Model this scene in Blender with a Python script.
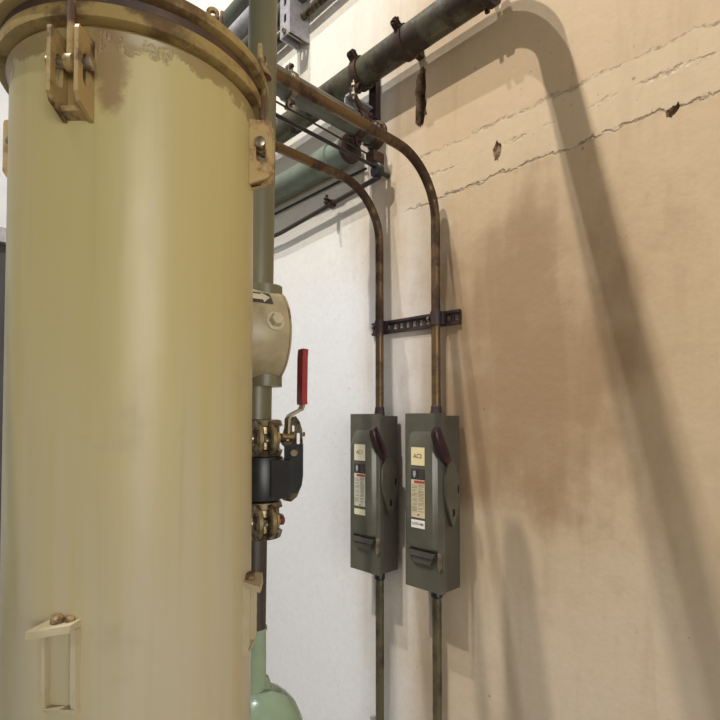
import bpy, bmesh, math, random
from mathutils import Vector, Matrix
R_ = math.radians
random.seed(7)
sc = bpy.context.scene
for o in list(bpy.data.objects): bpy.data.objects.remove(o)
H = 1.5                       # eye height: the z values below are measured from it
W = .905                      # the conduit wall stands at y = W

# ---------------------------------------------------------------- camera, world, lights, exposure
cam = bpy.data.objects.new('camera', bpy.data.cameras.new('camera'))
sc.collection.objects.link(cam); sc.camera = cam
cam.data.sensor_width = 36; cam.data.lens = 504/720*36
cam.data.shift_y = 45.8/720
cam.data.clip_start = .01
cam.location = (0, 0, H)
cam.rotation_euler = (R_(91.5), 0, R_(90-44.2))

wd = bpy.data.worlds.new('world'); sc.world = wd; wd.use_nodes = True
wd.node_tree.nodes['Background'].inputs[0].default_value = (1, .97, .93, 1)
wd.node_tree.nodes['Background'].inputs[1].default_value = .22

def lamp_light(name, loc, power, size, color, target):
    l = bpy.data.lights.new(name, 'AREA'); l.shape = 'DISK'; l.size = size; l.energy = power; l.color = color
    o = bpy.data.objects.new(name, l); sc.collection.objects.link(o)
    o.location = (loc[0], loc[1], loc[2]+H)
    d = Vector(target)-Vector(loc); o.rotation_euler = d.to_track_quat('-Z', 'Y').to_euler()
    return o
L1 = (-.88, -1.0, 2.95); L2 = (-1.25, -1.0, 4.3)
lamp_light('bay_light', L1, 66, .055, (1, .95, .86), (-.6, .9, 0))
lamp_light('bay_light', L2, 90, .06, (.95, .98, 1), (-.8, .9, 0))
# soft fill light added out of view at the right to brighten the tank
wl_ = bpy.data.lights.new('fill_light', 'AREA'); wl_.shape = 'RECTANGLE'; wl_.size = 1.5; wl_.size_y = 2.2; wl_.energy = 30; wl_.color = (.97, .98, .93)
wo_ = bpy.data.objects.new('fill_light', wl_); sc.collection.objects.link(wo_)
wo_.location = (3.07, -1.0, H+.1); wo_.rotation_euler = Vector((-1, 0, 0)).to_track_quat('-Z', 'Z').to_euler()
sc.view_settings.view_transform = 'Standard'
sc.view_settings.look = 'None'
sc.view_settings.gamma = 1
sc.view_settings.use_curve_mapping = False
sc.view_settings.exposure = 0.22

# ---------------------------------------------------------------- material helpers
class NT:
    def __init__(s, name):
        s.m = bpy.data.materials.new(name); s.m.use_nodes = True
        s.t = s.m.node_tree; s.b = s.t.nodes['Principled BSDF']
        s.tc = s.t.nodes.new('ShaderNodeTexCoord')
        s.obj = s.tc.outputs['Object']
    def link(s, a, i): s.t.links.new(a, i)
    def put(s, v, i):
        if isinstance(v, (int, float)): i.default_value = v
        elif isinstance(v, tuple): i.default_value = v if len(v) == len(i.default_value) else v+(1,)
        else: s.link(v, i)
    def math(s, op, a, b=0., c=0., clamp=False):
        n = s.t.nodes.new('ShaderNodeMath'); n.operation = op; n.use_clamp = clamp
        s.put(a, n.inputs[0]); s.put(b, n.inputs[1]); s.put(c, n.inputs[2]); return n.outputs[0]
    def sep(s, v=None):
        n = s.t.nodes.new('ShaderNodeSeparateXYZ'); s.link(v or s.obj, n.inputs[0]); return n.outputs
    def comb(s, x, y, z):
        n = s.t.nodes.new('ShaderNodeCombineXYZ'); [s.put(v, n.inputs[k]) for k, v in enumerate((x, y, z))]; return n.outputs[0]
    def mapping(s, scale, v=None):
        n = s.t.nodes.new('ShaderNodeMapping'); s.link(v or s.obj, n.inputs[0]); n.inputs['Scale'].default_value = scale; return n.outputs[0]
    def noise(s, scale, detail=4, rough=.55, vec=None, dist=0.):
        n = s.t.nodes.new('ShaderNodeTexNoise'); s.link(vec or s.obj, n.inputs['Vector'])
        n.inputs['Scale'].default_value = scale; n.inputs['Detail'].default_value = detail
        n.inputs['Roughness'].default_value = rough; n.inputs['Distortion'].default_value = dist
        return n.outputs['Fac']
    def ss(s, v, a, b, lo=0., hi=1.):
        n = s.t.nodes.new('ShaderNodeMapRange'); n.interpolation_type = 'SMOOTHSTEP'
        for k, q in zip(range(5), (v, a, b, lo, hi)): s.put(q, n.inputs[k])
        return n.outputs[0]
    def mix(s, f, a, b):
        n = s.t.nodes.new('ShaderNodeMix'); n.data_type = 'RGBA'
        s.put(f, n.inputs[0]); s.put(a, n.inputs[6]); s.put(b, n.inputs[7]); return n.outputs[2]
    def bump(s, h, dist=.002, strength=1.):
        n = s.t.nodes.new('ShaderNodeBump'); s.put(h, n.inputs['Height']); n.inputs['Distance'].default_value = dist
        n.inputs['Strength'].default_value = strength; s.link(n.outputs[0], s.b.inputs['Normal'])
    def done(s, col, rough=.5, metal=0.):
        s.put(col, s.b.inputs['Base Color']); s.put(rough, s.b.inputs['Roughness']); s.put(metal, s.b.inputs['Metallic'])
        return s.m

def pmat(name, c1, c2=None, scale=30, rough=.5, metal=0., bump=0., lo=.4, hi=.65, stretch=(1, 1, 1), emit=None):
    n = NT(name)
    if c2 is None: c2 = tuple(min(1, v*.8) for v in c1)
    f = n.noise(scale, 5, .6, n.mapping(stretch))
    m = n.done(n.mix(n.ss(f, lo, hi), c1, c2), rough, metal)
    if bump: n.bump(n.noise(scale*4, 4), bump)
    if emit:
        n.b.inputs['Emission Color'].default_value = emit+(1,); n.b.inputs['Emission Strength'].default_value = 3
    return m

def wall_material():
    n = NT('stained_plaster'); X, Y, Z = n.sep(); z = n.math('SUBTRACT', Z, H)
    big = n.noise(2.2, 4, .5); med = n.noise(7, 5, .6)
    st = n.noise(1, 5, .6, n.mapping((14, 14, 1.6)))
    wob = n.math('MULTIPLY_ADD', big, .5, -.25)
    # white on the left turning tan to the right, border wavered by noise
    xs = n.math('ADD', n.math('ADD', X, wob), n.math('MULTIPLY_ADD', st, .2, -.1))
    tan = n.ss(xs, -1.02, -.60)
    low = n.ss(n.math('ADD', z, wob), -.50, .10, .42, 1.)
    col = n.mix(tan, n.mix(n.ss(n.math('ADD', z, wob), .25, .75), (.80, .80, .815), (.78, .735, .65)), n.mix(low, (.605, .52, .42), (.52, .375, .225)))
    # soot stain
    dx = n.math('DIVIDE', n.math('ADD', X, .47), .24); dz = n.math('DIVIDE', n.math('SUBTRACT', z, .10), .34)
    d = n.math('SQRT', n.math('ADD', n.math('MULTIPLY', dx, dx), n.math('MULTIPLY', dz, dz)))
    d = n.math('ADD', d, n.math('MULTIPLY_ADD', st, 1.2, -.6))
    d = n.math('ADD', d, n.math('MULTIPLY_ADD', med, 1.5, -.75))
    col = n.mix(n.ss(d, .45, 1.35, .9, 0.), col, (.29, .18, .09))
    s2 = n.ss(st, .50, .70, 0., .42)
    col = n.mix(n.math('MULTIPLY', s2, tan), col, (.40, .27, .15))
    # bare band of older plaster between two ragged paint edges
    rag = n.math('MULTIPLY_ADD', n.noise(26, 6, .7), .036, -.018)
    rag2 = n.math('MULTIPLY_ADD', n.noise(60, 5, .75), .026, -.013)
    zz = n.math('ADD', n.math('ADD', z, rag), rag2)
    on = n.ss(X, -.80, -.70)
    band = n.math('MULTIPLY', n.math('MULTIPLY', n.ss(zz, .492, .497), n.ss(zz, .605, .600)), on)
    col = n.mix(n.math('MULTIPLY', band, .30), col, (.62, .50, .33))
    crack = None
    for z0, w, k in ((.494, .0055, 1.), (.552, .005, .8), (.603, .0055, .9)):
        a = n.math('ABSOLUTE', n.math('SUBTRACT', zz, z0))
        c = n.ss(a, 0., w, k, 0.)
        gate = n.ss(n.noise(9, 3, .5, n.mapping((1, 1, 1.5))), .42, .52)
        if z0 != .494: c = n.math('MULTIPLY', c, gate)
        crack = c if crack is None else n.math('MAXIMUM', crack, c)
    crack = n.math('MULTIPLY', crack, on)
    grit = n.noise(120, 3, .6)
    col = n.mix(n.math('MULTIPLY', crack, n.ss(grit, .45, .6, 0., .45)), col, (.78, .66, .48))
    col = n.mix(n.math('MULTIPLY', crack, n.ss(grit, .50, .36, 0., .45)), col, (.28, .19, .11))
    # pin holes and specks
    v = n.t.nodes.new('ShaderNodeTexVoronoi'); n.link(n.obj, v.inputs['Vector']); v.inputs['Scale'].default_value = 17
    sp = n.math('MULTIPLY', n.ss(v.outputs['Distance'], .03, .06, 1., 0.), n.ss(n.noise(5, 2), .52, .56))
    col = n.mix(n.math('MULTIPLY', sp, .7), col, (.16, .11, .07))
    v2 = n.t.nodes.new('ShaderNodeTexVoronoi'); n.link(n.obj, v2.inputs['Vector']); v2.inputs['Scale'].default_value = 48
    sp2 = n.math('MULTIPLY', n.ss(v2.outputs['Distance'], .05, .12, 1., 0.), n.ss(n.noise(4, 3), .56, .62))
    col = n.mix(n.math('MULTIPLY', sp2, .45), col, (.24, .17, .11))
    fine = n.noise(90, 6, .75)
    col = n.mix(n.ss(fine, .3, .8, 0., .16), col, (.30, .22, .15))
    col = n.mix(n.math('MULTIPLY', n.ss(med, .48, .72, 0., .30), tan), col, (.42, .31, .19))
    h = n.math('ADD', n.math('MULTIPLY', band, .5), n.math('MULTIPLY', crack, n.math('MULTIPLY_ADD', grit, 1.6, -1.0)))
    h = n.math('ADD', h, n.math('MULTIPLY', n.math('MULTIPLY', n.noise(35, 4, .6), .17), n.math('MULTIPLY_ADD', tan, .7, .3)))
    n.bump(h, .006, 1.)
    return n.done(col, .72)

def tank_material():
    n = NT('aged_cream_enamel'); X, Y, Z = n.sep(); z = n.math('SUBTRACT', Z, H)
    az = n.math('ARCTAN2', Y, X)
    v = n.comb(n.math('MULTIPLY', az, 3.4), n.math('MULTIPLY', n.noise(6, 3), .5), n.math('MULTIPLY', Z, .9))
    st = n.noise(1.1, 3, .5, v); st2 = n.noise(3.2, 3, .5, v); bl = n.noise(16, 5, .6)
    base = n.mix(n.ss(n.math('ADD', z, n.math('MULTIPLY_ADD', st, .5, -.25)), -.28, .12), (.45, .40, .285), (.46, .385, .17))
    col = n.mix(n.ss(st, .40, .66, 0., .42), base, (.40, .33, .14))
    col = n.mix(n.ss(st2, .52, .78, 0., .28), col, (.33, .28, .15))
    col = n.mix(n.ss(bl, .60, .74, 0., .25), col, (.32, .27, .17))
    # rust creeping down from the weld and from the left lug
    rim = n.math('ADD', z, n.math('MULTIPLY_ADD', n.noise(45, 5, .65), .05, -.025))
    r1 = n.ss(rim, .296, .301, 0., .8)
    da = n.math('DIVIDE', n.math('ADD', az, R_(33)), R_(7.5)); dz = n.math('DIVIDE', n.math('SUBTRACT', z, .285), .042)
    d = n.math('SQRT', n.math('ADD', n.math('MULTIPLY', da, da), n.math('MULTIPLY', dz, dz)))
    d = n.math('ADD', d, n.math('MULTIPLY_ADD', n.noise(60, 5, .7), 1.2, -.6))
    col = n.mix(r1, col, (.235, .16, .06))
    col = n.mix(n.ss(d, .6, 1.15, .8, 0.), col, (.22, .135, .055))
    n.bump(n.math('ADD', n.math('MULTIPLY', bl, .3), r1), .0012, .6)
    return n.done(col, n.ss(bl, .3, .8, .30, .45))

def rust_material(name, paint, rustc, amount=.5, scale=40, rough=.55, metal=0.):
    n = NT(name); f = n.noise(scale, 6, .65); g = n.noise(scale*3, 4)
    k = n.ss(f, amount-.06, amount+.10)
    m = n.done(n.mix(k, paint, n.mix(g, rustc, tuple(v*.5 for v in rustc))), n.ss(k, 0, 1, rough, .75), metal)
    n.bump(f, .0008, .6); return m

M = dict(
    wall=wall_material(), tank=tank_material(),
    white=pmat('white_paint', (.80, .80, .80), (.74, .74, .75), 3, .7),
    concrete=pmat('concrete', (.30, .29, .27), (.22, .21, .20), 5, .8, bump=.002),
    ceil=pmat('ceiling_paint', (.60, .60, .60), (.5, .5, .5), 2, .8),
    conduit=rust_material('rusty_conduit_steel', (.145, .085, .034), (.07, .034, .02), .49, 9, .36, .35),
    conduit_low=rust_material('aged_conduit_steel', (.12, .10, .055), (.07, .05, .03), .54, 9, .38, .4),
    mainpipe=rust_material('grimy_green_grey_pipe', (.105, .098, .062), (.06, .038, .022), .50, 14, .26, .1),
    greypipe=pmat('grey_painted_pipe', (.10, .108, .082), (.07, .07, .05), 14, .38),
    palegreen=pmat('pale_green_pipe_paint', (.20, .24, .19), (.15, .175, .125), 10, .4),
    column=pmat('olive_grey_pipe_paint', (.15, .138, .08), (.12, .108, .06), 12, .38, stretch=(1, 1, .2)),
    rust=rust_material('rusted_hardware', (.065, .042, .033), (.12, .06, .036), .5, 60, .5, .4),
    darkrust=rust_material('dark_rusted_steel', (.035, .025, .028), (.09, .045, .04), .52, 50, .45, .3),
    brown=pmat('dark_brown_pipe_paint', (.035, .026, .022), (.055, .04, .035), 20, .45),
    black=pmat('black_plastic', (.010, .010, .012), (.02, .02, .022), 25, .35),
    bronze=rust_material('worn_bronze', (.25, .205, .12), (.10, .07, .04), .52, 60, .30, .7),
    lattice=rust_material('dirty_bronze_metal', (.14, .115, .065), (.07, .04, .025), .5, 70, .35, .7),
    brass=pmat('brass', (.50, .37, .17), (.35, .24, .10), 40, .3, .8),
    steel=pmat('dull_steel', (.42, .37, .29), (.28, .22, .15), 50, .32, .85),
    galv=pmat('galvanised_steel', (.44, .43, .46), (.33, .32, .33), 45, .45, .3),
    red=pmat('red_vinyl', (.28, .018, .022), (.22, .018, .02), 30, .4),
    redrust=pmat('oxide_red_primer', (.11, .02, .015), (.07, .02, .015), 30, .5),
    greenp=pmat('sage_green_enamel', (.27, .35, .25), (.22, .30, .20), 12, .25),
    lug=rust_material('ochre_paint_over_rust', (.47, .33, .145), (.26, .14, .06), .56, 40, .45),
    lugrust=rust_material('worn_ochre_paint', (.36, .25, .10), (.12, .06, .03), .48, 30, .5),
    flange=rust_material('rusty_ochre_flange_paint', (.31, .22, .075), (.15, .085, .03), .51, 18, .42),
    gasket=pmat('dark_gasket', (.045, .022, .014), (.09, .045, .02), 30, .6),
    cream=pmat('cream_enamel', (.49, .43, .30), (.42, .36, .22), 22, .35),
    discm=pmat('cream_grey_valve_paint', (.38, .325, .20), (.30, .24, .14), 22, .38),
    edge=rust_material('cream_edge_with_rust', (.40, .32, .19), (.24, .13, .06), .55, 28, .4),
    box=pmat('grey_switch_enamel', (.095, .090, .066), (.080, .075, .054), 16, .24),
    boxd=pmat('dark_grey_switch_enamel', (.075, .068, .055), (.062, .055, .045), 16, .38),
    grip=pmat('maroon_black_plastic', (.022, .008, .012), (.040, .012, .020), 20, .3),
    note=pmat('yellowed_paper', (.78, .66, .38), (.70, .58, .32), 15, .7),
    notew=pmat('pale_paper', (.74, .68, .50), (.66, .60, .42), 15, .7),
    white_label=pmat('white_label', (.85, .80, .74), (.8, .75, .7), 15, .5),
    label=pmat('warning_label_paper', (.62, .53, .34), (.52, .44, .28), 40, .6),
    label2=pmat('warning_label_paper_pale', (.62, .58, .48), (.50, .47, .38), 40, .6),
    ink=pmat('black_ink', (.03, .025, .02), (.04, .03, .02), 10, .6),
    redink=pmat('red_ink', (.38, .06, .05), (.3, .04, .04), 10, .6),
    hole=pmat('broken_plaster_core', (.32, .21, .12), (.11, .065, .035), 60, .95, bump=.004),
    cabinet=pmat('dark_grey_cabinet', (.05, .05, .05), (.04, .04, .04), 6, .5),
    fill_glow=pmat('fill_panel_glow', (.8, .8, .8), (.75, .75, .75), 3, .4, emit=(1, .96, .9)),  # glow for the added fill panel at the right
    lampm=pmat('lamp_housing', (.6, .6, .6), (.5, .5, .5), 6, .5),
)

# ---------------------------------------------------------------- object helpers
def link(o): sc.collection.objects.link(o); return o
def props(o, label=None, cat=None, group=None, kind=None):
    for k, v in (('label', label), ('category', cat), ('group', group), ('kind', kind)):
        if v: o[k] = v
    return o
def thing(name, label, cat, loc, group=None):
    o = link(bpy.data.objects.new(name, None)); o.location = (loc[0], loc[1], loc[2]+H); o.empty_display_size = .02
    o['_o'] = 1
    return props(o, label, cat, group)
def base(o):
    while o.parent: o = o.parent
    return Vector(o.location)
def obj(name, bm, mat, parent=None, smooth=True, label=None, loc=None, bevel=0., seg=2):
    """bm is in eye-height coordinates; becomes ONE mesh object"""
    if bevel:
        es = [e for e in bm.edges if len(e.link_faces) == 2 and e.calc_face_angle(0) > .6]
        bmesh.ops.bevel(bm, geom=es, offset=bevel, segments=seg, affect='EDGES', profile=.5, clamp_overlap=True)
    bmesh.ops.recalc_face_normals(bm, faces=bm.faces)
    if parent: off = base(parent)
    elif loc: off = Vector((loc[0], loc[1], loc[2]+H))
    else: off = Vector((0, 0, 0))
    bmesh.ops.translate(bm, verts=bm.verts, vec=Vector((0, 0, H))-off)
    me = bpy.data.meshes.new(name); bm.to_mesh(me); bm.free()
    me.materials.append(mat)
    if smooth:
        for p in me.polygons: p.use_smooth = True
        try: me.set_sharp_from_angle(angle=R_(38))
        except Exception: pass
    o = link(bpy.data.objects.new(name, me))
    if parent: o.parent = parent
    else: o.location = off
    if label: o['label'] = label
    return o
def single(name, bm, mat, label, cat, loc, group=None, **k):
    return props(obj(name, bm, mat, None, loc=loc, **k), label, cat, group)
def struct(name, bm, mat, **k):
    return props(obj(name, bm, mat, **k), kind='structure')
def B(): return bmesh.new()

def box(bm, x0, x1, y0, y1, z0, z1, mat=None):
    vs = [bm.verts.new(p) for p in ((x0, y0, z0), (x1, y0, z0), (x1, y1, z0), (x0, y1, z0), (x0, y0, z1), (x1, y0, z1), (x1, y1, z1), (x0, y1, z1))]
    if mat is not None: bmesh.ops.transform(bm, matrix=mat, verts=vs)
    for f in ((0, 3, 2, 1), (4, 5, 6, 7), (0, 1, 5, 4), (1, 2, 6, 5), (2, 3, 7, 6), (3, 0, 4, 7)): bm.faces.new([vs[i] for i in f])
    return vs
def frame(axis, up=(0, 0, 1)):
    a = Vector(axis).normalized(); u = Vector(up)
    if abs(a.dot(u)) > .95: u = Vector((1, 0, 0))
    x = u.cross(a).normalized(); y = a.cross(x); return x, y, a
def tube(bm, pts, r, n=20, cap=True, closed=False):
    """sweep a circle along a polyline with parallel transport; r may be a list"""
    pts = [Vector(p) for p in pts]; rs = r if isinstance(r, (list, tuple)) else [r]*len(pts)
    rings = []; x = None; N = len(pts)
    for i, p in enumerate(pts):
        if closed: t = (pts[(i+1) % N]-pts[i-1]).normalized()
        else:
            t = (pts[min(i+1, N-1)]-pts[max(i-1, 0)]).normalized()
        if x is None: x, _, _ = frame(t)
        else: x = (x-t*x.dot(t)).normalized()
        y = t.cross(x)
        rings.append([bm.verts.new(p+(x*math.cos(2*math.pi*k/n)+y*math.sin(2*math.pi*k/n))*rs[i]) for k in range(n)])
    for i in range(N if closed else N-1):
        A, C = rings[i], rings[(i+1) % N]
        for k in range(n): bm.faces.new((A[k], A[(k+1) % n], C[(k+1) % n], C[k]))
    if cap and not closed:
        bm.faces.new(list(reversed(rings[0]))); bm.faces.new(rings[-1])
    return bm
def lathe(bm, c, axis, prof, n=48, cap=True):
    """prof: list of (distance along axis, radius)"""
    x, y, a = frame(axis); c = Vector(c); rings = []
    for h, r in prof:
        rings.append([bm.verts.new(c+a*h+(x*math.cos(2*math.pi*k/n)+y*math.sin(2*math.pi*k/n))*r) for k in range(n)])
    for A, C in zip(rings, rings[1:]):
        for k in range(n): bm.faces.new((A[k], A[(k+1) % n], C[(k+1) % n], C[k]))
    if cap:
        bm.faces.new(list(reversed(rings[0]))); bm.faces.new(rings[-1])
    return bm
def ring(bm, c, axis, ri, ro, h0, h1, n=64):
    """flat closed ring (washer) with a real hole"""
    x, y, a = frame(axis); c = Vector(c); R4 = []
    for h, r in ((h0, ri), (h0, ro), (h1, ro), (h1, ri)):
        R4.append([bm.verts.new(c+a*h+(x*math.cos(2*math.pi*k/n)+y*math.sin(2*math.pi*k/n))*r) for k in range(n)])
    for i in range(4):
        A, C = R4[i], R4[(i+1) % 4]
        for k in range(n): bm.faces.new((A[k], A[(k+1) % n], C[(k+1) % n], C[k]))
    return bm
def hexn(bm, c, axis, r, h): return lathe(bm, c, axis, [(0, r), (h*.85, r), (h, r*.85)], 6)
def prism(bm, pts, d):
    """extrude a 3-D outline by vector d"""
    d = Vector(d); a = [bm.verts.new(Vector(p)-d/2) for p in pts]; b = [bm.verts.new(Vector(p)+d/2) for p in pts]
    bm.faces.new(list(reversed(a))); bm.faces.new(b); n = len(a)
    for i in range(n): bm.faces.new((a[i], a[(i+1) % n], b[(i+1) % n], b[i]))
    return bm
def holed(bm, outer, holes, d):
    """plate with real holes: outline and hole loops (3-D, coplanar), extruded by d"""
    d = Vector(d); loops = [outer]+holes; sides = []
    for s in (-.5, .5):
        es = []; ls = []
        for lp in loops:
            vs = [bm.verts.new(Vector(p)+d*s) for p in lp]; ls.append(vs)
            es += [bm.edges.new((vs[i], vs[(i+1) % len(vs)])) for i in range(len(vs))]
        bmesh.ops.triangle_fill(bm, use_beauty=True, use_dissolve=False, edges=es, normal=d.normalized())
        sides.append(ls)
    for A, C in zip(*sides):
        n = len(A)
        for i in range(n): bm.faces.new((A[i], A[(i+1) % n], C[(i+1) % n], C[i]))
    return bm
def arc(c, u, v, r0, r1, a0, a1, n):
    c, u, v = Vector(c), Vector(u), Vector(v)
    return [c+u*(r0*math.cos(R_(a0+(a1-a0)*k/n)))+v*(r1*math.sin(R_(a0+(a1-a0)*k/n))) for k in range(n+1)]
def slotloop(c, u, v, hw, hh, n=8):
    """capsule outline, long along v"""
    c, u, v = Vector(c), Vector(u), Vector(v); s = hh-hw
    return arc(c+v*s, u, v, hw, hw, 0, 180, n)+arc(c-v*s, u, v, hw, hw, 180, 360, n)
def text_mesh(name, body, size, mat, parent, origin, xdir, updir, space=1.):
    cu = bpy.data.curves.new('t', 'FONT'); cu.body = body; cu.size = size; cu.align_x = 'CENTER'; cu.align_y = 'CENTER'
    cu.extrude = .0001; cu.space_character = space
    t = link(bpy.data.objects.new('t', cu)); dg = bpy.context.evaluated_depsgraph_get(); dg.update()
    me = bpy.data.meshes.new_from_object(t.evaluated_get(dg)); me.name = name
    bpy.data.objects.remove(t)
    x = Vector(xdir).normalized(); u = Vector(updir).normalized(); nn = x.cross(u)
    o0 = Vector(origin)+Vector((0, 0, H))-base(parent)
    mm = Matrix(((x[0], u[0], nn[0], o0[0]), (x[1], u[1], nn[1], o0[1]), (x[2], u[2], nn[2], o0[2]), (0, 0, 0, 1)))
    me.transform(mm); me.materials.clear(); me.materials.append(mat)
    o = link(bpy.data.objects.new(name, me)); o.parent = parent; return o
def bend(p0, corner, p1, r, n=14):
    """two straight runs joined by a circular bend of radius r"""
    p0, c, p1 = Vector(p0), Vector(corner), Vector(p1)
    a = (p0-c).normalized(); b = (p1-c).normalized(); h = a.angle(b)/2; t = r/math.tan(h)
    s = c+a*t; e = c+b*t; o = c+(a+b).normalized()*(r/math.sin(h))
    out = [p0]; vs, ve = s-o, e-o; ang = vs.angle(ve); ax = vs.cross(ve).normalized()
    for k in range(n+1): out.append(o+Matrix.Rotation(ang*k/n, 3, ax) @ vs)
    out.append(p1); return out

# ---------------------------------------------------------------- the setting
XL, XR, YF, ZF, ZC = -4.2, 3.2, -5.4, -1.5, 4.75
def ragged(cx, cz, pts, seed):
    rr = random.Random(seed); out = []
    for i in range(len(pts)):
        a, b = pts[i], pts[(i+1) % len(pts)]
        for k in range(3):
            t = k/3; out.append((cx+a[0]+(b[0]-a[0])*t+rr.uniform(-.0018, .0018), W, cz+a[1]+(b[1]-a[1])*t+rr.uniform(-.003, .003)))
    return out
H1 = ragged(-.728, .748, [(-.016, -.056), (-.004, -.070), (.006, -.066), (.017, -.045), (.015, -.01), (.016, .03), (.014, .060), (.004, .071), (-.010, .055), (-.018, .02), (-.013, .0), (-.016, -.03)], 1)
H2 = ragged(-.531, .545, [(-.007, -.014), (.001, -.021), (.010, -.004), (.008, .015), (.0, .021), (-.010, .008)], 2)
H3 = ragged(-.219, .4895, [(-.008, -.008), (.002, -.010), (.010, .004), (.008, .010), (-.004, .006), (-.010, .0)], 3)
bm = B()
outer = [(XL, W, ZF), (XR, W, ZF), (XR, W, ZC), (XL, W, ZC)]
es = []; loops = []
for lp in [outer, H1, H2, H3]:
    vs = [bm.verts.new(p) for p in lp]; loops.append(vs)
    es += [bm.edges.new((vs[i], vs[(i+1) % len(vs)])) for i in range(len(vs))]
bmesh.ops.triangle_fill(bm, use_beauty=True, use_dissolve=False, edges=es, normal=(0, -1, 0))
bk = [bm.verts.new((p[0], W+.12, p[2])) for p in outer]
for i in range(4): bm.faces.new((loops[0][i], loops[0][(i+1) % 4], bk[(i+1) % 4], bk[i]))
bm.faces.new(bk)
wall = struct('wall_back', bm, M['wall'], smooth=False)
# broken plaster inside the three holes
for lp, dep in ((H1, .028), (H2, .006), (H3, .008)):
    bm = B(); cx = sum(p[0] for p in lp)/len(lp); cz = sum(p[2] for p in lp)/len(lp); rr = random.Random(len(lp)+int(dep*1000)); rows = []
    for s, dd in ((1., .0003), (.96, dep*.6), (.75, dep), (.35, dep*.95)):
        rows.append([bm.verts.new((cx+(p[0]-cx)*s*rr.uniform(.93, 1) if s < 1 else p[0], W+dd+(rr.uniform(-.15, .15)*dep if s < 1 else 0), cz+(p[2]-cz)*s if s < 1 else p[2])) for p in lp])
    for a, b in zip(rows, rows[1:]):
        for i in range(len(lp)): bm.faces.new((a[i], a[(i+1) % len(lp)], b[(i+1) % len(lp)], b[i]))
    bm.faces.new(rows[-1])
    o = obj('plaster_hole', bm, M['hole'], wall, label='broken hole in the plaster showing its brown core')
b_ = B(); prism(b_, [(-.722, .917, .735), (-.716, .909, .747), (-.714, .909, .760), (-.722, .917, .765)], (.012, 0, 0)); tube(b_, [(-.722, .917, .70), (-.722, .917, .80)], .0045, 10); single('anchor_strap', b_, M['rust'], 'bent rusty metal strap buried inside the upright hole in the plaster', 'bracket', (-.72, .917, .75))
b_ = B(); box(b_, XL-.1, XR, YF, W+.12, ZF-.1, ZF); struct('floor', b_, M['concrete'], smooth=False)
b_ = B(); box(b_, XL-.1, XR, YF, W+.12, ZC, ZC+.1); struct('ceiling', b_, M['ceil'], smooth=False)
b_ = B(); box(b_, XL-.1, XL, YF, W, ZF, ZC); struct('wall_left', b_, M['white'], smooth=False)

b_ = B(); wy0, wy1, wz0, wz1 = -1.8, -.2, -1.05, 1.25
holed(b_, [(XR, -3.4, ZF), (XR, W, ZF), (XR, W, ZC), (XR, -3.4, ZC)], [[(XR, wy0, wz0), (XR, wy1, wz0), (XR, wy1, wz1), (XR, wy0, wz1)]], (.1, 0, 0)); struct('wall_right', b_, M['white'], smooth=False)
b_ = B(); box(b_, XR-.01, XR+.01, wy0, wy1, wz0, wz1); wn = struct('fill_panel', b_, M['fill_glow'], smooth=False)  # added glowing panel behind the fill light, unseen
b_ = B()
for a, c, d, e in ((wy0-.06, wy1+.06, wz0-.06, wz0), (wy0-.06, wy1+.06, wz1, wz1+.06), (wy0-.06, wy0, wz0, wz1), (wy1, wy1+.06, wz0, wz1), (-1.03, -.97, wz0, wz1)): box(b_, XR-.09, XR-.051, a, c, d, e)
obj('fill_panel_frame', b_, M['white'], wn, smooth=False)  # bars round the added fill panel
# two overhead lamps that light this bay
for (x, y, z), tgt, lab in ((L1, (-.6, .9, 0), 'small round work light hanging above the camera'), (L2, (-.8, .9, 0), 'round high bay light far behind the camera')):
    t = thing('hanging_lamp', lab, 'lamp', (x, y, ZC-.02), 'hanging lamps over the bay')
    d = (Vector(tgt)-Vector((x, y, z))).normalized()
    b_ = B(); lathe(b_, Vector((x, y, z))-d*.11, d, [(0, .03), (.03, .06), (.10, .085), (.108, .085), (.10, .075), (.04, .05), (.035, .001)], 32, cap=False); obj('lamp_shade', b_, M['lampm'], t)
    b_ = B(); tube(b_, [(x, y, ZC-.001), (x, y, z+.09)], .008, 10); obj('stem', b_, M['lampm'], t)

# dark cabinet standing by the far left wall, a sliver of it shows left of the tank
t = thing('electrical_cabinet', 'dark grey cabinet at the far left beyond the tank', 'cabinet', (-2.9, .35, ZF))
b_ = B(); box(b_, -3.3, -2.5, .1, .6, ZF+.001, .72); obj('body', b_, M['cabinet'], t, bevel=.01)
b_ = B(); box(b_, -3.33, -2.47, .07, .63, .721, .78); obj('top_cap', b_, M['galv'], t, bevel=.008)
b_ = B(); box(b_, -2.499, -2.485, .13, .57, ZF+.05, .68); obj('door', b_, M['cabinet'], t, bevel=.004)

# ---------------------------------------------------------------- pipes along and out of the wall
PY, PZ, PR = .851, .847, .0325
def ring_clamp(parent, c, axis, r, name='pipe_clamp', ears=((0, 0, 1),), w=.012, mat=None):
    mat = mat or M['rust']; b_ = B(); ring(b_, c, axis, r+.0005, r+.004, -w/2, w/2, 40)
    o = obj(name, b_, mat, parent)
    ax = Vector(axis).normalized()
    for e in ears:
        e = Vector(e).normalized(); p = Vector(c)+e*(r+.003); s = ax.cross(e)
        for sg in (-1, 1):
            b_ = B(); pts = [p+s*(.005*sg)+ax*(w/2*a)+e*b for a, b in ((-1, -.003), (1, -.003), (1, .014), (.5, .019), (-.5, .019), (-1, .014))]
            prism(b_, pts, s*.003); obj('clamp_ear', b_, mat, o, bevel=.0006)
        b_ = B(); q = p+e*.011; tube(b_, [q-s*.013, q+s*.013], .0022, 10); hexn(b_, q-s*.013, -s, .0045, .004); hexn(b_, q+s*.009, s, .0045, .004); obj('clamp_bolt', b_, M['darkrust'], o)
    return o
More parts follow.
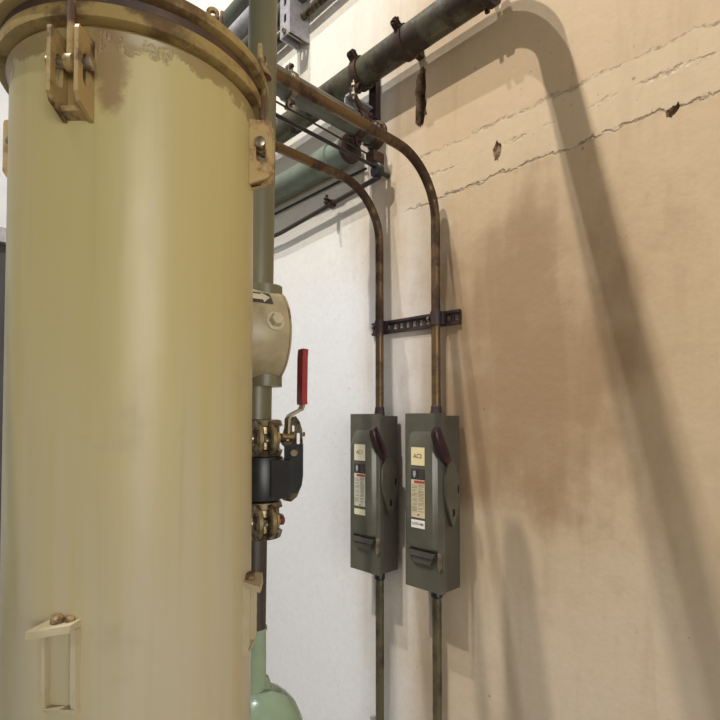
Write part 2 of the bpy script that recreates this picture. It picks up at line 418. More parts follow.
t = thing('main_pipe', 'thick grimy green-grey pipe running along the wall at the top', 'pipe', (-.8, PY, PZ-PR))
XE = -.445
b_ = B(); pp = bend((XL+.01, PY, PZ), (XE, PY, PZ), (XE, YF+.2, PZ), .075); tube(b_, pp, [PR, PR]+[PR-(PR-.0265)*k/14 for k in range(1, 15)]+[.0265], 40); obj('pipe_run', b_, M['mainpipe'], t)
b_ = B(); lathe(b_, (-.524, PY, PZ), (1, 0, 0), [(0, PR+.001), (.002, PR+.006), (.016, PR+.006), (.018, PR+.001)], 40)
for a in range(4):
    q = Vector((-.530, PY+math.cos(R_(45+90*a))*(PR+.004), PZ+math.sin(R_(45+90*a))*(PR+.004))); hexn(b_, q, (-1, 0, 0), .005, .008)
obj('elbow_collar', b_, M['darkrust'], t)
ring_clamp(t, (-.725, PY, PZ), (1, 0, 0), PR, ears=((0, -.85, .55),), w=.016)
b_ = B(); box(b_, -.733, -.717, PY+PR-.004, W-.0005, PZ-.012, PZ+.006); obj('wall_standoff', b_, M['rust'], t, bevel=.001)
# short grey-green pipe coming out from the wall beneath the upper conduit
GX, GZ, GR = -.868, .712, .027
t = thing('branch_pipe', 'grey-green pipe stub coming out of the wall beneath the upper conduit', 'pipe', (GX, W, GZ-GR))
b_ = B(); tube(b_, [(GX, .886, GZ), (GX, .572, GZ), (GX, .566, GZ)], [GR, GR, GR*.8], 32); obj('pipe_run', b_, M['greypipe'], t)
b_ = B(); lathe(b_, (GX, W-.0005, GZ), (0, -1, 0), [(0, GR+.008), (.007, GR+.008), (.009, GR+.005), (.022, GR+.004), (.024, GR)], 32); obj('wall_flange', b_, M['rust'], t)
for a in (35, 145, 215, 325):
    b_ = B(); hexn(b_, (GX+math.cos(R_(a))*(GR+.004), W-.008, GZ+math.sin(R_(a))*(GR+.004)), (0, -1, 0), .004, .018); obj('flange_bolt', b_, M['steel'], t)
ring_clamp(t, (GX, .632, GZ), (0, 1, 0), GR, ears=((0, 0, 1), (0, 0, -1)), w=.012, mat=M['steel'])
ring_clamp(t, (GX, .835, GZ), (0, 1, 0), GR+.002, ears=((.9, 0, -.5), (0, 0, -1)), w=.018)

# hanger standing on the wall, holds the thick pipe by a strap clamp
t = thing('pipe_hanger', 'rusty upright hanger strap clamping the thick top pipe', 'bracket', (-.868, W, .74))
b_ = B(); box(b_, -.880, -.856, .887, W-.0006, .748, .905); obj('back_channel', b_, M['darkrust'], t, bevel=.001)
ring_clamp(t, (-.868, PY, PZ), (1, 0, 0), PR+.001, ears=((0, -.75, .66), (0, -.35, -.93)), w=.020)
b_ = B(); box(b_, -.884, -.866, .806, .886, .774, .779); box(b_, -.884, -.880, .806, .886, .762, .779); obj('shelf_angle', b_, M['galv'], t, bevel=.001)
b_ = B(); tube(b_, [(-.862, .81, .790), (-.856, .815, .770), (-.862, .84, .752), (-.856, .87, .745)], .0065, 12); obj('strap', b_, M['rust'], t)
b_ = B(); tube(b_, [(-.850, .806, .800), (-.850, .806, .755)], .0032, 10); hexn(b_, (-.850, .806, .786), (0, 0, 1), .007, .006); hexn(b_, (-.850, .806, .770), (0, 0, -1), .007, .006); obj('hanger_bolt', b_, M['steel'], t)

# thin rods running out from the wall, the thicker ends in a round black cap
KX, KY, KZ = -.829, .862, .597
t = thing('black_rod', 'thick black rod running out from the wall with round end cap', 'rod', (KX, W, KZ))
b_ = B(); tube(b_, [(KX-.002, KY+.004, KZ+.008), (-.834, .36, .615)], .0042, 14); obj('shaft', b_, M['black'], t)
b_ = B(); lathe(b_, (KX, .872, KZ), (0, -1, 0), [(0, .014), (.002, .0175), (.014, .0175), (.016, .015)], 28); obj('end_cap', b_, M['black'], t)
b_ = B(); tube(b_, [(KX, .87, KZ), (KX, W-.001, KZ)], .006, 12); obj('wall_pin', b_, M['black'], t)
b_ = B(); tube(b_, [(-.856, .876, .645), (-.856, .36, .665)], .0022, 10)
single('thin_rod', b_, M['black'], 'thinner black rod parallel above the thick black rod', 'rod', (-.856, .86, .645))
b_ = B(); box(b_, -.872, -.845, .868, W-.0006, .632, .658); obj_ = single('rod_bracket', b_, M['rust'], 'small rusty block on the wall holding the thinner rod', 'bracket', (-.858, W, .632), bevel=.002)

# pipes low along the wall at left
b_ = B(); tube(b_, [(XL+.01, .862, .686), (-.925, .862, .686)], .033, 32)
t = single('green_pipe', b_, M['palegreen'], 'pale green pipe along the wall behind the two conduits', 'pipe', (-1.2, .862, .686))
b_ = B(); lathe(b_, (-1.035, .862, .686), (1, 0, 0), [(0, .034), (.001, .0365), (.05, .0365), (.051, .034)], 32); obj('coupling', b_, M['palegreen'], t)
b_ = B(); lathe(b_, (-.925, .862, .686), (1, 0, 0), [(-.006, .0335), (-.005, .035), (.008, .035), (.012, .025)], 32); obj('end_plug', b_, M['rust'], t)
b_ = B(); tube(b_, [(XL+.01, .898, .642), (-.98, .898, .642), (-.90, .898, .640)], .0032, 10)
single('black_cable', b_, M['black'], 'thin black cable fixed straight along the wall below the green pipe', 'cable', (-1.2, .898, .642))
b_ = B(); box(b_, XL+.01, -1.0, .8975, W-.0006, .662, .669)
single('cable_strip', b_, M['cream'], 'narrow pale strip along the wall just below the green pipe', 'strip', (-1.2, W, .662))
t = thing('dark_conduit', 'lowest dark conduit along the wall ending at the black cap', 'conduit', (-1.0, .88, .57))
b_ = B(); tube(b_, [(XL+.01, .880, .560), (-1.25, .880, .562), (KX-.010, .880, .590)], .0062, 16); obj('pipe_run', b_, M['brown'], t)
ring_clamp(t, (-1.012, .880, .577), (1, 0, .06), .0064, ears=((0, -1, .1),), w=.012)

# high pipes at the top left and the galvanised bracket that carries them
for (yy, zz, rr, m, lab) in ((.870, 1.385, .028, 'greypipe', 'upper dark grey pipe at top left between tank rim and column'),
                             (.862, 1.30, .026, 'galv', 'pale grey pipe at top left just below the dark grey one'),
                             (.868, 1.225, .022, 'greypipe', 'lower grey pipe at top left behind the olive column'),
                             (.880, 1.165, .010, 'lattice', 'thin conduit high on the wall through the galvanised bracket')):
    b_ = B(); tube(b_, [(XL+.01, yy, zz), (-.62, yy, zz)], rr, 28)
    single('overhead_pipe', b_, M[m], lab, 'pipe', (-1.4, yy, zz), 'pipes high on the wall at the top left')
t = thing('galvanised_bracket', 'galvanised upright channel bracket at the top beside the olive column', 'bracket', (-1.14, W, 1.12))
b_ = B()
outl = [(-1.190, .835, 1.100), (-1.142, .835, 1.100), (-1.142, .835, 1.60), (-1.190, .835, 1.60)]
hs = [slotloop((-1.166, .835, 1.15+.05*k), (1, 0, 0), (0, 0, 1), .006, .013) for k in range(9)]
holed(b_, outl, hs, (0, .003, 0)); obj('channel_face', b_, M['galv'], t, smooth=False)
b_ = B(); box(b_, -1.190, -1.187, .8366, W-.0006, 1.100, 1.6); box(b_, -1.145, -1.142, .8366, W-.0006, 1.100, 1.6); obj('channel_side', b_, M['galv'], t)
b_ = B(); hexn(b_, (-1.166, .833, 1.113), (0, -1, 0), .008, .007); tube(b_, [(-1.166, .90, 1.113), (-1.166, .826, 1.113)], .0035, 10); obj('bolt', b_, M['steel'], t)

# ---------------------------------------------------------------- slotted strut and the two conduits
CR = .0100; CY = .885
def strut():
    t = thing('strut_channel', 'short dark rusty slotted strut channel fixed across behind both conduits', 'bracket', (-.745, W, .21))
    x0, x1 = -.880, -.618; za, zb = .2080, .2035; h = .031
    sh = lambda x: za+(zb-za)*(x-x0)/(x1-x0)
    outl = [(x0, .902, sh(x0)), (x1, .902, sh(x1)), (x1, .902, sh(x1)+h), (x0, .902, sh(x0)+h)]
    hs = []
    for k in range(13):
        x = x0+.016+k*.0196; c = sh(x)+h/2
        hs.append([(x-.0055, .902, c-.0065), (x+.005, .902, c-.0065), (x+.005, .902, c+.0065), (x-.0055, .902, c+.0065)])
    b_ = B(); holed(b_, outl, hs, (0, .003, 0)); obj('slotted_web', b_, M['darkrust'], t, smooth=False)
    for nm, o0, o1, ya, yb in (('flange', 0, .003, .8975, .9005), ('flange', h-.003, h, .8975, .9005), ('lip', 0, .006, .896, .8975), ('lip', h-.006, h, .896, .8975)):
        b_ = B(); a = []
        pts = [(x0, sh(x0)+o0), (x1, sh(x1)+o0), (x1, sh(x1)+o1), (x0, sh(x0)+o1)]
        prism(b_, [(p[0], (ya+yb)/2, p[1]) for p in pts], (0, yb-ya, 0)); obj(nm, b_, M['darkrust'], t, smooth=False)
    for x in (-.842, -.672):      # strap clamps round the conduits
        z = sh(x)+h/2
        b_ = B(); ring(b_, (x, CY, z), (0, 0, 1), .0102, .0122, -.015, .015, 28); o = obj('strap_clamp', b_, M['darkrust'], t)
        for s in (-1, 1):
            b_ = B(); box(b_, x+s*.0115-.002, x+s*.0115+.006*s+.002, .889, .8958, z-.014, z+.014); obj('clamp_foot', b_, M['darkrust'], o)
        b_ = B(); tube(b_, [(x-.019, .880, z), (x-.0125, .880, z)], .003, 10); hexn(b_, (x-.0125, .880, z), (-1, 0, 0), .0065, .006); obj('clamp_bolt', b_, M['steel'], o)
    for z in (.0045, h-.0045):
        pass
strut()
def conduit(x, zc, lab, lab2):
    t = thing('rigid_conduit', lab, 'conduit', (x, CY, .0068), 'rusty conduits above the switches')
    b_ = B(); pts = bend((x, CY, .022), (x, CY, zc), (x, YF+.2, zc), .125, 18)
    tube(b_, pts, CR, 24); obj('pipe_run', b_, M['conduit'], t)
    b_ = B(); lathe(b_, (x, CY, .0068), (0, 0, 1), [(0, .0105), (.0, .0125), (.010, .0125), (.013, .0115), (.020, .0115), (.022, .0104)], 24); obj('compression_fitting', b_, M['darkrust'], t)
    t = thing('rigid_conduit', lab2, 'conduit', (x, CY, ZF), 'conduits below the switches')
    b_ = B(); tube(b_, [(x, CY, ZF+.001), (x, CY, -.372)], CR, 24); obj('pipe_run', b_, M['conduit_low'], t)
    b_ = B(); lathe(b_, (x, CY, -.385), (0, 0, 1), [(0, .0104), (.002, .0125), (.014, .0125), (.017, .0105), (.021, .0105)], 24); obj('compression_fitting', b_, M['black'], t)
conduit(-.842, .553, 'left rusty conduit bending from the wall down to the AC1 switch', 'conduit running down from the bottom of the left AC1 switch')
conduit(-.672, .560, 'right rusty conduit bending from the wall down to the AC2 switch', 'conduit running down from the bottom of the right AC2 switch')

# ---------------------------------------------------------------- the two safety switches
def switch(xr, name_txt, lab, right):
    """xr: x of the right-hand side of the cover"""
    z0, z1 = -.355, .012; xl = xr-.0985
    t = thing('safety_switch', lab, 'switch', (xr-.049, W, z0), 'grey safety switches on the wall')
    b_ = B(); box(b_, xl+.0015, xr-.0015, .8407, .8935, z0+.003, z1-.005); obj('enclosure', b_, M['boxd'], t, bevel=.0012)
    for zz in (z0+.03, z1-.05):
        b_ = B(); box(b_, xl+.02, xr-.02, .8937, W-.0006, zz, zz+.02); obj('mounting_foot', b_, M['boxd'], t)
    b_ = B(); box(b_, xl, xr, .832, .8405, z0, z1)
    cov = obj('cover', b_, M['box'], t, bevel=.001)
    # raised pan on the cover with rounded top and stepped sump at its foot
    pl, pr, pt, pb = xl+.008, xr-.012, -.026, -.272
    def loop(ins, y, zt=0., zb=0., rr=.020):
        a, b, c, d = pl+ins, pr-ins, pt-ins-zt, pb+ins+zb; L = []
        for (cx, cz, a0) in ((b-rr, c-rr, 0), (a+rr, c-rr, 90), (a+.006, d+.006, 180), (b-.006, d+.006, 270)):
            r = rr if a0 < 180 else .006
            for k in range(6):
                q = R_(a0+90*k/5); L.append((cx+r*math.cos(q), y, cz+r*math.sin(q)))
        return L
    b_ = B(); rows = [[b_.verts.new(p) for p in L] for L in (loop(0, .8318), loop(.0015, .8295, .002), loop(.005, .8215, .018), loop(.007, .8195, .023, .006))]
    for a, c in zip(rows, rows[1:]):
        for i in range(len(a)): b_.faces.new((a[i], a[(i+1) % len(a)], c[(i+1) % len(a)], c[i]))
    b_.faces.new(rows[-1]); obj('raised_pan', b_, M['box'], cov)
    for k, (zz, ins) in enumerate(((-.286, .004), (-.300, .012))):
        b_ = B(); pts = [(pl+ins, .832, zz+.012), (pl+ins+.008, .832, zz), (pr-ins-.004, .832, zz), (pr-ins+.002, .832, zz+.012)]
        prism(b_, [(p[0], .8275+.0015*k, p[2]) for p in pts], (0, .009-.003*k, 0)); obj('drip_step', b_, M['boxd'], cov, bevel=.002)
    # stickers
    yf = .8192; lx = xl+.0275; lw = .0355
    def sticker(nm, za, zb, m, par=cov, x0=None, x1=None, lb=None, y=yf):
        b_ = B(); box(b_, lx if x0 is None else x0, (lx+lw) if x1 is None else x1, y-.0006, y+.0001, za, zb); return obj(nm, b_, m, par, smooth=False, label=lb)
    s = sticker('note_sticker', -.0965, -.059, M['note'] if right else M['notew'], lb='yellowed paper sticker reading '+name_txt)
    text_mesh('lettering', name_txt, .0125, M['ink'], s, (lx+lw/2, yf-.0009, -.0775), (1, 0, 0), (0, 0, 1), .95)
    for k in (0, 1):
        xa = lx+(lw/2+.0006)*k; s = sticker('symbol_plate', -.1245, -.1045, M['ink'], x0=xa, x1=xa+lw/2-.0006, lb='small black plate with grey symbol')
        b_ = B(); cx = xa+lw/4
        if k == 0: box(b_, cx-.0035, cx+.0035, yf-.0010, yf-.0006, -.1185, -.109); box(b_, cx-.0015, cx+.0015, yf-.0012, yf-.0010, -.122, -.107)
        else:
            for q in range(4): box(b_, cx-.0055, cx+.0055, yf-.0010, yf-.0006, -.1225+.0042*q, -.1205+.0042*q)
        obj('symbol', b_, M['boxd'] if k else M['galv'], s, smooth=False)
    wl = sticker('warning_label', -.2045 if right else -.202, -.1265, M['label'] if right else M['label2'], lb='paper warning label with red heading')
    b_ = B(); box(b_, lx+lw*.22, lx+lw, yf-.0009, yf-.0006, -.1335, -.1280); obj('red_heading', b_, M['redink'], wl, smooth=False)
    b_ = B(); rr = random.Random(3)
    for col in (0, 1):
        z = -.138
        while z > -.194:
            wd_ = lw*(.40 if rr.random() > .3 else .28); xa = lx+lw*(.05+.49*col)
            box(b_, xa, xa+wd_, yf-.0008, yf-.0006, z, z+.0009); z -= .0028 if rr.random() > .25 else .0046
    obj('fine_print', b_, M['boxd'], wl, smooth=False)
    b_ = B(); box(b_, lx+lw*.46, lx+lw*.60, yf-.0009, yf-.0006, -.2005, -.197); obj('red_mark', b_, M['redink'], wl, smooth=False)
    if right:
        s = sticker('white_tag', -.226, -.2095, M['white_label'], lb='white sticker reading LOTO 480')
        text_mesh('lettering', 'LOTO 480', .0076, M['ink'], s, (lx+lw/2, yf-.0009, -.2178), (1, 0, 0), (0, 0, 1), .84)
    else:
        sticker('blank_tag', -.222, -.2085, M['notew'], lb='small blank yellowed sticker')
    # latch on the right edge of the cover
    b_ = B(); xq = xr-.006; prism(b_, [(xq-.004, .830, -.272), (xq+.004, .830, -.276), (xq+.005, .830, -.300), (xq, .830, -.310), (xq-.004, .830, -.300)], (0, .004, 0)); hexn(b_, (xq, .829, -.284), (0, -1, 0), .003, .003); obj('latch', b_, M['steel'], cov, bevel=.0006)
    # operating handle on the right side: ear plate + dark grip
    hx = xr+.0045
    prof = [(.844, -.088), (.856, -.086), (.868, -.100), (.881, -.125), (.886, -.150), (.881, -.178), (.870, -.205), (.864, -.219), (.858, -.221), (.850, -.205), (.838, -.172), (.833, -.145), (.834, -.115)]
    sl1 = slotloop((hx, .860, -.192), (0, 1, 0), (0, 0, 1), .0045, .008); sl2 = slotloop((hx, .877, -.145), (0, 1, 0), (0, 0, 1), .0028, .009)
    b_ = B(); holed(b_, [(hx, p[0], p[1]) for p in prof], [sl1, sl2], (.006, 0, 0)); hp = obj('handle_plate', b_, M['box'], t, bevel=0)
    b_ = B(); box(b_, xr-.0013, hx-.003, .850, .874, -.19, -.11); obj('handle_pivot', b_, M['black'], t)
    b_ = B(); gx = xr+.003
    P = [(.8055, -.020, .0085), (.807, -.026, .0115), (.814, -.042, .0125), (.824, -.058, .0125), (.834, -.074, .0115), (.842, -.086, .0095), (.845, -.091, .006)]
    rows = []
    for yy, zz, hh in P:
        tdir = Vector((0, .06, -.083)).normalized(); nrm = Vector((0, -.083, -.06)).normalized()
        c = Vector((gx, yy, zz)); rows.append([b_.verts.new(c+Vector((1, 0, 0))*(math.copysign(abs(math.cos(q))**.5, math.cos(q))*hh*.75)+nrm*(math.copysign(abs(math.sin(q))**.5, math.sin(q))*hh*.95)) for q in [2*math.pi*k/16 for k in range(16)]])
    for a, c in zip(rows, rows[1:]):
        for i in range(16): b_.faces.new((a[i], a[(i+1) % 16], c[(i+1) % 16], c[i]))
    b_.faces.new(list(reversed(rows[0]))); b_.faces.new(rows[-1]); obj('handle_grip', b_, M['grip'], t)
switch(-.790, 'AC1', 'left grey safety switch box on the wall with AC1 sticker', False)
switch(-.6165, 'AC2', 'right grey safety switch box on the wall with AC2 sticker', True)

# ---------------------------------------------------------------- the tank
TC = Vector((-.5152, .1926, 0)); TR = .1108
def pol(az, r, z): return Vector((TC.x+r*math.cos(R_(az)), TC.y+r*math.sin(R_(az)), z))
tank = thing('filter_tank', 'tall cream enamelled cylindrical tank with rusty bolted lid', 'tank', (TC.x, TC.y, ZF))
tank.rotation_euler = (0, 0, 0)
b_ = B(); lathe(b_, (TC.x, TC.y, 0), (0, 0, 1), [(ZF+.002, TR*.9), (ZF+.03, TR), (-.6, TR), (.30, TR), (.305, TR+.0015), (.309, TR+.003), (.312, TR+.001)], 128); body = obj('body', b_, M['tank'], tank)
b_ = B(); lathe(b_, (TC.x, TC.y, 0), (0, 0, 1), [(.3125, TR-.004), (.3125, TR+.0085), (.3135, TR+.0105), (.324, TR+.0105), (.3255, TR+.009), (.3255, TR-.004)], 128); obj('flange', b_, M['flange'], tank)
b_ = B(); lathe(b_, (TC.x, TC.y, 0), (0, 0, 1), [(.3257, TR-.004), (.3257, TR+.006), (.3335, TR+.008), (.3335, TR-.004)], 128); obj('gasket', b_, M['gasket'], tank)
b_ = B(); lathe(b_, (TC.x, TC.y, 0), (0, 0, 1), [(.3337, TR-.004), (.3337, TR+.0125), (.335, TR+.0155), (.343, TR+.0155), (.346, TR+.0125), (.349, TR), (.356, TR*.8), (.361, TR*.45), (.363, .004)], 128); lid = obj('lid', b_, M['flange'], tank)
b_ = B(); p = pol(8, TR+.006, .347); ring(b_, p+Vector((0, 0, .007)), (p-Vector((0, 0, p.z))).normalized(), .0025, .0055, -.002, .002, 20); tube(b_, [pol(13, TR+.006, .344), pol(13, TR+.006, .363)], .0018, 10); obj('lid_eye', b_, M['lugrust'], lid)
def swing_lug(az, mat, half=.0105):
    rad = Vector((math.cos(R_(az)), math.sin(R_(az)), 0)); tg = Vector((-rad.y, rad.x, 0)); c = Vector((TC.x, TC.y, 0))
    P = lambda r, s, z: c+rad*r+tg*s+Vector((0, 0, z))
    b0 = B(); box(b0, -.0001, .0001, -.0001, .0001, -.0001, .0001); b0.free()
    b_ = B(); prism(b_, [P(TR-.001, s, z) for s, z in ((-half+.002, .243), (half-.002, .243), (half-.002, .290), (-half+.002, .290))], rad*.003)
    lug = obj('swing_bolt_lug', b_, mat, tank, bevel=.0006)
    for s in (-half, half):
        b_ = B(); ol = [P(TR, s, .299), P(TR+.0215, s, .297), P(TR+.0225, s, .294), P(TR+.0225, s, .246), P(TR+.019, s, .240), P(TR, s, .234)]
        holed(b_, ol, [slotloop(P(TR+.0115, s, .268), rad, (0, 0, 1), .0048, .0125)], tg*.0032); obj('lug_plate', b_, mat, lug, smooth=False)
    b_ = B(); prism(b_, [P(TR, -half+.002, .238), P(TR+.010, -half+.002, .240), P(TR+.010, half-.002, .240), P(TR, half-.002, .238)], (0, 0, .004)); obj('lug_web', b_, M['lugrust'], lug, bevel=.0005)
    b_ = B(); tube(b_, [P(TR+.0115, -half-.004, .274), P(TR+.0115, half+.004, .274)], .0038, 14)
    for s in (-half-.0075, half+.0025): lathe(b_, P(TR+.0115, s, .274), tg, [(0, .003), (.001, .0052), (.004, .0052), (.005, .003)], 16)
    obj('pivot_pin', b_, M['steel'], lug)
    b_ = B(); tube(b_, [P(TR+.0115, 0, .270), P(TR+.0115, 0, .368)], .0032, 14); lathe(b_, P(TR+.0115, -.003, .274), tg, [(0, .0065), (.006, .0065)], 18); obj('eye_bolt', b_, M['lugrust'], lug)
    b_ = B(); lathe(b_, P(TR+.0115, 0, .3465), (0, 0, 1), [(0, .009), (.002, .009), (.003, .0065), (.010, .006), (.012, .004)], 18)
    for s in (-1, 1): tube(b_, [P(TR+.0115, .004*s, .352), P(TR+.0115, .011*s, .360), P(TR+.0115, .014*s, .371)], [.0035, .003, .0022], 10)
    obj('wing_nut', b_, M['lugrust'], lug)
swing_lug(-45, M['lugrust']); swing_lug(45.5, M['lug'], .0065); swing_lug(135, M['lug']); swing_lug(-135, M['lug'])
def lower_lug(az):
    rad = Vector((math.cos(R_(az)), math.sin(R_(az)), 0)); tg = Vector((-rad.y, rad.x, 0)); c = Vector((TC.x, TC.y, 0))
    P = lambda r, s, z: c+rad*r+tg*s+Vector((0, 0, z))
    b_ = B()
    for s0, s1 in ((-.0135, -.0105), (.0095, .0135)):
        prism(b_, [P(TR-.001, (s0+s1)/2, z) if r == 0 else P(TR+r, (s0+s1)/2, z) for r, z in ((0, -.160), (.0065, -.160), (.0060, -.214), (.003, -.225), (0, -.225))], tg*(s1-s0))
    prism(b_, [P(TR-.001, 0, z) if r == 0 else P(TR+r, 0, z) for r, z in ((0, -.220), (.0055, -.220), (.003, -.226), (0, -.226))], tg*.024)
    lug = obj('hinge_lug', b_, M['cream'], tank, bevel=.0015)
    b_ = B(); pts = [P(TR-.002, -.012, -.158), P(TR+.012, -.0175, -.160), P(TR+.017, -.0185, -.161), P(TR+.017, -.012, -.160), P(TR+.015, .002, -.158), P(TR+.012, .0125, -.157), P(TR-.002, .0135, -.157)]
    prism(b_, pts, (0, 0, .0055)); obj('tab', b_, M['cream'], lug, bevel=.002)
    b_ = B(); lathe(b_, P(TR+.003, -.003, -.155), (0, 0, 1), [(0, .0055), (.003, .0050), (.005, .0025)], 7); lathe(b_, P(TR+.002, .006, -.155), (.1, .1, 1), [(0, .004), (.003, .0035), (.004, .001)], 6); obj('rusted_nut', b_, M['lugrust'], lug)
lower_lug(-48); lower_lug(43)

# ---------------------------------------------------------------- the vertical pipe behind the tank and what is fitted on it
CX, CYc = -.5985, .3915
col = thing('olive_column_pipe', 'olive-grey vertical pipe standing right behind the tank edge', 'pipe', (CX, CYc, .06))
b_ = B(); tube(b_, bend((CX-.005, CYc-.005, -.012), (CX-.001, CYc, .635), (CX-.001, YF+.2, .635), .03), .0200, 32); obj('pipe_run', b_, M['column'], col)
xd = Vector((.697, .717, 0))      # direction the lever side faces
fr = Vector((.717, -.697, 0))     # towards the room
def L(a, b, z): return Vector((CX, CYc, 0))+xd*a+fr*b+Vector((0, 0, z))
# check valve cover: short drum facing the room
t = thing('check_valve', 'cream round valve cover on the pipe with arrow sticker and bolt', 'valve', (-.580, .39, .05))
PH = R_(14); va = Vector((-math.sin(PH), -math.cos(PH), 0)); vh = Vector((math.cos(PH), -math.sin(PH), 0)); vc = Vector((-.601, .415, .1165)); r = .0645
b_ = B(); lathe(b_, vc, va, [(.003, r-.004), (.0035, r-.0012), (.006, r-.0005), (.068, r-.0005), (.0715, r-.003), (.072, r-.012)], 96); d = obj('cover_drum', b_, M['discm'], t)
b_ = B(); lathe(b_, vc, va, [(0, .02), (.0002, r-.002), (.001, r), (.003, r+.0003), (.0034, r-.002)], 96); obj('rear_edge', b_, M['edge'], t)
def skin(u, th, k): return vc+va*u+(vh*math.cos(R_(th))+Vector((0, 0, 1))*math.sin(R_(th)))*(r-.0005+k)
def patch(bm, u0, u1, t0, t1, k, nu=6, nt=8, f0=None, f1=None):
    f0 = f0 or (lambda a: 0.); G = []
    for i in range(nu+1):
        a = i/nu; u = u0+(u1-u0)*a; lo, hi = t0(a), t1(a); G.append([[bm.verts.new(skin(u, lo+(hi-lo)*j/nt, kk)) for j in range(nt+1)] for kk in (k, k+.0004)])
    for i in range(nu):
        for j in range(nt): bm.faces.new([G[i][1][j], G[i+1][1][j], G[i+1][1][j+1], G[i][1][j+1]])
b_ = B(); q = skin(.024, 10, 0); nq = (vh*math.cos(R_(10))+Vector((0, 0, 1))*math.sin(R_(10))); lathe(b_, q-nq*.002, nq, [(0, .0125), (.0035, .0125), (.004, .010)], 24); hexn(b_, q, nq, .0088, .012); obj('hex_bolt', b_, M['cream'], t)
b_ = B(); patch(b_, .023, .066, lambda a: 33, lambda a: 55, .0001); bmesh.ops.delete(b_, geom=[v for v in b_.verts if not v.link_faces], context='VERTS'); st = obj('sticker', b_, M['ink'], t, label='black sticker with a cream flow arrow')
b_ = B(); patch(b_, .025, .036, lambda a: 44-10*a, lambda a: 44+10*a, .0006); patch(b_, .036, .066, lambda a: 38.5, lambda a: 49.5, .0006); bmesh.ops.delete(b_, geom=[v for v in b_.verts if not v.link_faces], context='VERTS'); obj('flow_arrow', b_, M['cream'], st)
b_ = B(); tube(b_, [(CX+.001, CYc+.003, .045), (CX+.001, CYc+.003, .185)], .0245, 32); obj('valve_neck', b_, M['column'], t)

def coupling(z, nm, lab, topside):
    t = thing('pipe_coupling', lab, 'coupling', (CX, CYc, z-.025), 'bolted couplings on the olive column pipe')
    b_ = B(); lathe(b_, (CX, CYc, z), (0, 0, 1), [(-.0255, .0205), (-.0245, .0265), (-.017, .0290), (-.015, .0245), (-.006, .0245), (-.004, .0305), (.004, .0305), (.006, .0245), (.015, .0245), (.017, .0290), (.0245, .0265), (.0255, .0205)], 40); o = obj('housing', b_, M['bronze'], t)
    cd = (xd*.87-fr*.5).normalized(); o0 = L(-.002, .027, z)
    for a in (.0, .0185):      # the two upright clamp halves with bolt pads
        c = o0+cd*a
        b_ = B(); lathe(b_, c, cd, [(-.0045, .010), (-.0045, .021), (-.0025, .0235), (.0025, .0235), (.0045, .021), (.0045, .010)], 36); obj('clamp_half', b_, M['bronze'], t)
    b_ = B(); ring(b_, o0, cd, .009, .0125, -.0065, -.0045, 24); obj('bolt_pad', b_, M['bronze'], t)
    b_ = B(); lathe(b_, o0-cd*.0115, cd, [(0, .003), (.0015, .0062), (.005, .0078), (.0068, .0078)], 18); obj('bolt_head', b_, M['steel'], t)
    b_ = B(); tube(b_, [o0-cd*.006, o0+cd*.030], .0052, 14); obj('clamp_bolt', b_, M['steel'], t)
    b_ = B(); hexn(b_, o0+cd*.0245, cd, .0095, .0075); obj('nut', b_, M['brass'], t)
    b_ = B(); lathe(b_, o0+cd*.0322, cd, [(0, .0065), (.006, .0065), (.0075, .004)], 18); obj('bolt_end', b_, M['darkrust'] if topside else M['redrust'], t)
coupling(-.026, 'a', 'upper bronze bolted coupling on the pipe above the black valve', True)
coupling(-.138, 'b', 'lower bronze bolted coupling on the pipe below the black valve', False)

t = thing('lever_valve', 'black shut-off valve with an upright red lever handle', 'valve', (CX, CYc, -.112))
b_ = B(); lathe(b_, (CX, CYc, -.081), (0, 0, 1), [(-.031, .021), (-.029, .0285), (-.020, .031), (.020, .031), (.029, .0285), (.031, .021)], 40); obj('valve_body', b_, M['black'], t)
b_ = B(); mt = Matrix.Translation(L(.022, .006, -.081)) @ Matrix(((xd.x, fr.x, 0, 0), (xd.y, fr.y, 0, 0), (0, 0, 1, 0), (0, 0, 0, 1)))
box(b_, -.004, .020, -.022, .022, -.024, .026, mt); obj('stem_block', b_, M['black'], t, bevel=.003)
# half-round guard plate standing beyond the body
def gp(a, z, b=.006): return L(a, b, z)
outl = [gp(.028, -.034), gp(.031, -.016), gp(.036, -.004), gp(.042, .003), gp(.048, .004), gp(.053, -.003), gp(.0565, -.014), gp(.0575, -.030), gp(.0575, -.075), gp(.0555, -.093), gp(.050, -.107), gp(.042, -.1135), gp(.032, -.1115), gp(.026, -.107), gp(.026, -.098), gp(.034, -.096), gp(.034, -.040)]
hs = [slotloop(gp(.037, -.022), xd, (0, 0, 1), .0024, .008), slotloop(gp(.0445, -.013), xd, (0, 0, 1), .0018, .0045), slotloop(gp(.0515, -.027), xd, (0, 0, 1), .0024, .008)]
b_ = B(); holed(b_, outl, hs, fr*.004); obj('guard_plate', b_, M['lattice'], t, smooth=False)
b_ = B(); prism(b_, [gp(.033, -.036, .010), gp(.0585, -.034, .010), gp(.0585, -.078, .010), gp(.0565, -.092, .010), gp(.051, -.101, .010), gp(.033, -.101, .010)], fr*.006); obj('guard_cover', b_, M['black'], t, bevel=.001)
b_ = B(); hexn(b_, L(.047, .014, -.046), fr, .0055, .005); hexn(b_, L(.030, .022, -.083), fr, .0045, .005); hexn(b_, L(.031, .02, -.093), fr, .004, .005); hexn(b_, L(.0575, .004, -.021), xd, .0035, .003); obj('guard_screw', b_, M['steel'], t)
b_ = B(); tube(b_, [L(.020, .010, -.024), L(.046, .010, -.024)], .0045, 14); obj('stem', b_, M['brass'], t)
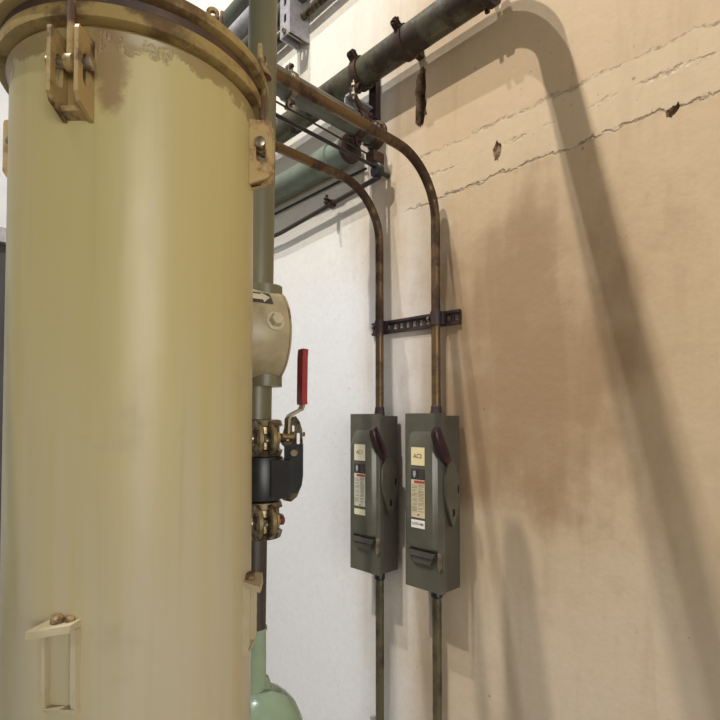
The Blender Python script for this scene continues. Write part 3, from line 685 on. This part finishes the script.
# lever: cranked flat bar and red sleeve
def bar(bm, pts, hw, th, wdir):
    pts = [Vector(p) for p in pts]; w = Vector(wdir).normalized(); A = []
    for i, p in enumerate(pts):
        tt = (pts[min(i+1, len(pts)-1)]-pts[max(i-1, 0)]).normalized(); nn = tt.cross(w).normalized()
        A.append([bm.verts.new(p+w*(hw*a)+nn*(th*b)) for a, b in ((-1, -1), (1, -1), (1, 1), (-1, 1))])
    for a, c in zip(A, A[1:]):
        for i in range(4): bm.faces.new((a[i], a[(i+1) % 4], c[(i+1) % 4], c[i]))
    bm.faces.new(list(reversed(A[0]))); bm.faces.new(A[-1])
wdir = (xd*.55+fr*.83)
b_ = B(); bar(b_, [L(.036, .008, -.020), L(.037, .008, .000), L(.040, .007, .005), L(.047, .005, .009), L(.0545, .004, .013), L(.0565, .004, .018), L(.0565, .004, .034)], .0062, .0017, wdir)
obj('lever_bar', b_, M['steel'], t, bevel=.0006)
b_ = B(); bar(b_, [L(.0565, .004, .020), L(.0562, .004, .026), L(.0568, .004, .085), L(.0575, .004, .094), L(.0578, .004, .0965)], .0082, .0040, wdir)
obj('lever_sleeve', b_, M['red'], t, bevel=.0022)

t = thing('brown_pipe', 'dark brown pipe section below the lower bolted coupling', 'pipe', (CX, CYc, -.285))
b_ = B(); tube(b_, [(CX-.006, CYc-.006, -.286), (CX-.005, CYc-.005, -.160)], .0150, 32); obj('pipe_run', b_, M['brown'], t)
t = thing('pump', 'sage green rounded pump casing with pipe neck at the bottom', 'pump', (CX, CYc, -.60))
b_ = B(); lathe(b_, (CX-.007, CYc-.007, 0), (0, 0, 1), [(-.376, .0175), (-.300, .0170), (-.291, .0168), (-.290, .0185), (-.2865, .0185)], 36); obj('neck', b_, M['greenp'], t)
b_ = B(); lathe(b_, (CX+.003, CYc-.001, -.435), (0, 0, 1), [(-.16, .040), (-.155, .056), (-.05, .060), (-.01, .060), (.020, .0565), (.040, .048), (.053, .037), (.061, .028), (.066, .0195)], 64); obj('casing', b_, M['greenp'], t)
b_ = B(); prism(b_, [L(.006, .0, -.352), L(.010, 0, -.354), L(.018, 0, -.378), L(.004, 0, -.378)], fr*.008); obj('rib', b_, M['greenp'], t, bevel=.001)
b_ = B(); lathe(b_, (CX+.003, CYc-.001, ZF), (0, 0, 1), [(.001, .08), (.02, .08), (.03, .05), (.905, .04)], 40); obj('pedestal', b_, M['greenp'], t)

# small eye bolt on the wall low down beside the left conduit
t = thing('wall_anchor', 'small dark anchor bolt on the wall left of the left conduit', 'bolt', (-.868, W, -.728))
b_ = B(); tube(b_, [(-.868, W-.0006, -.728), (-.868, .888, -.728)], .005, 12); hexn(b_, (-.868, .893, -.728), (0, -1, 0), .010, .007); obj('bolt_body', b_, M['galv'], t)

for o in bpy.data.objects:
    if '_o' in o.keys(): del o['_o']
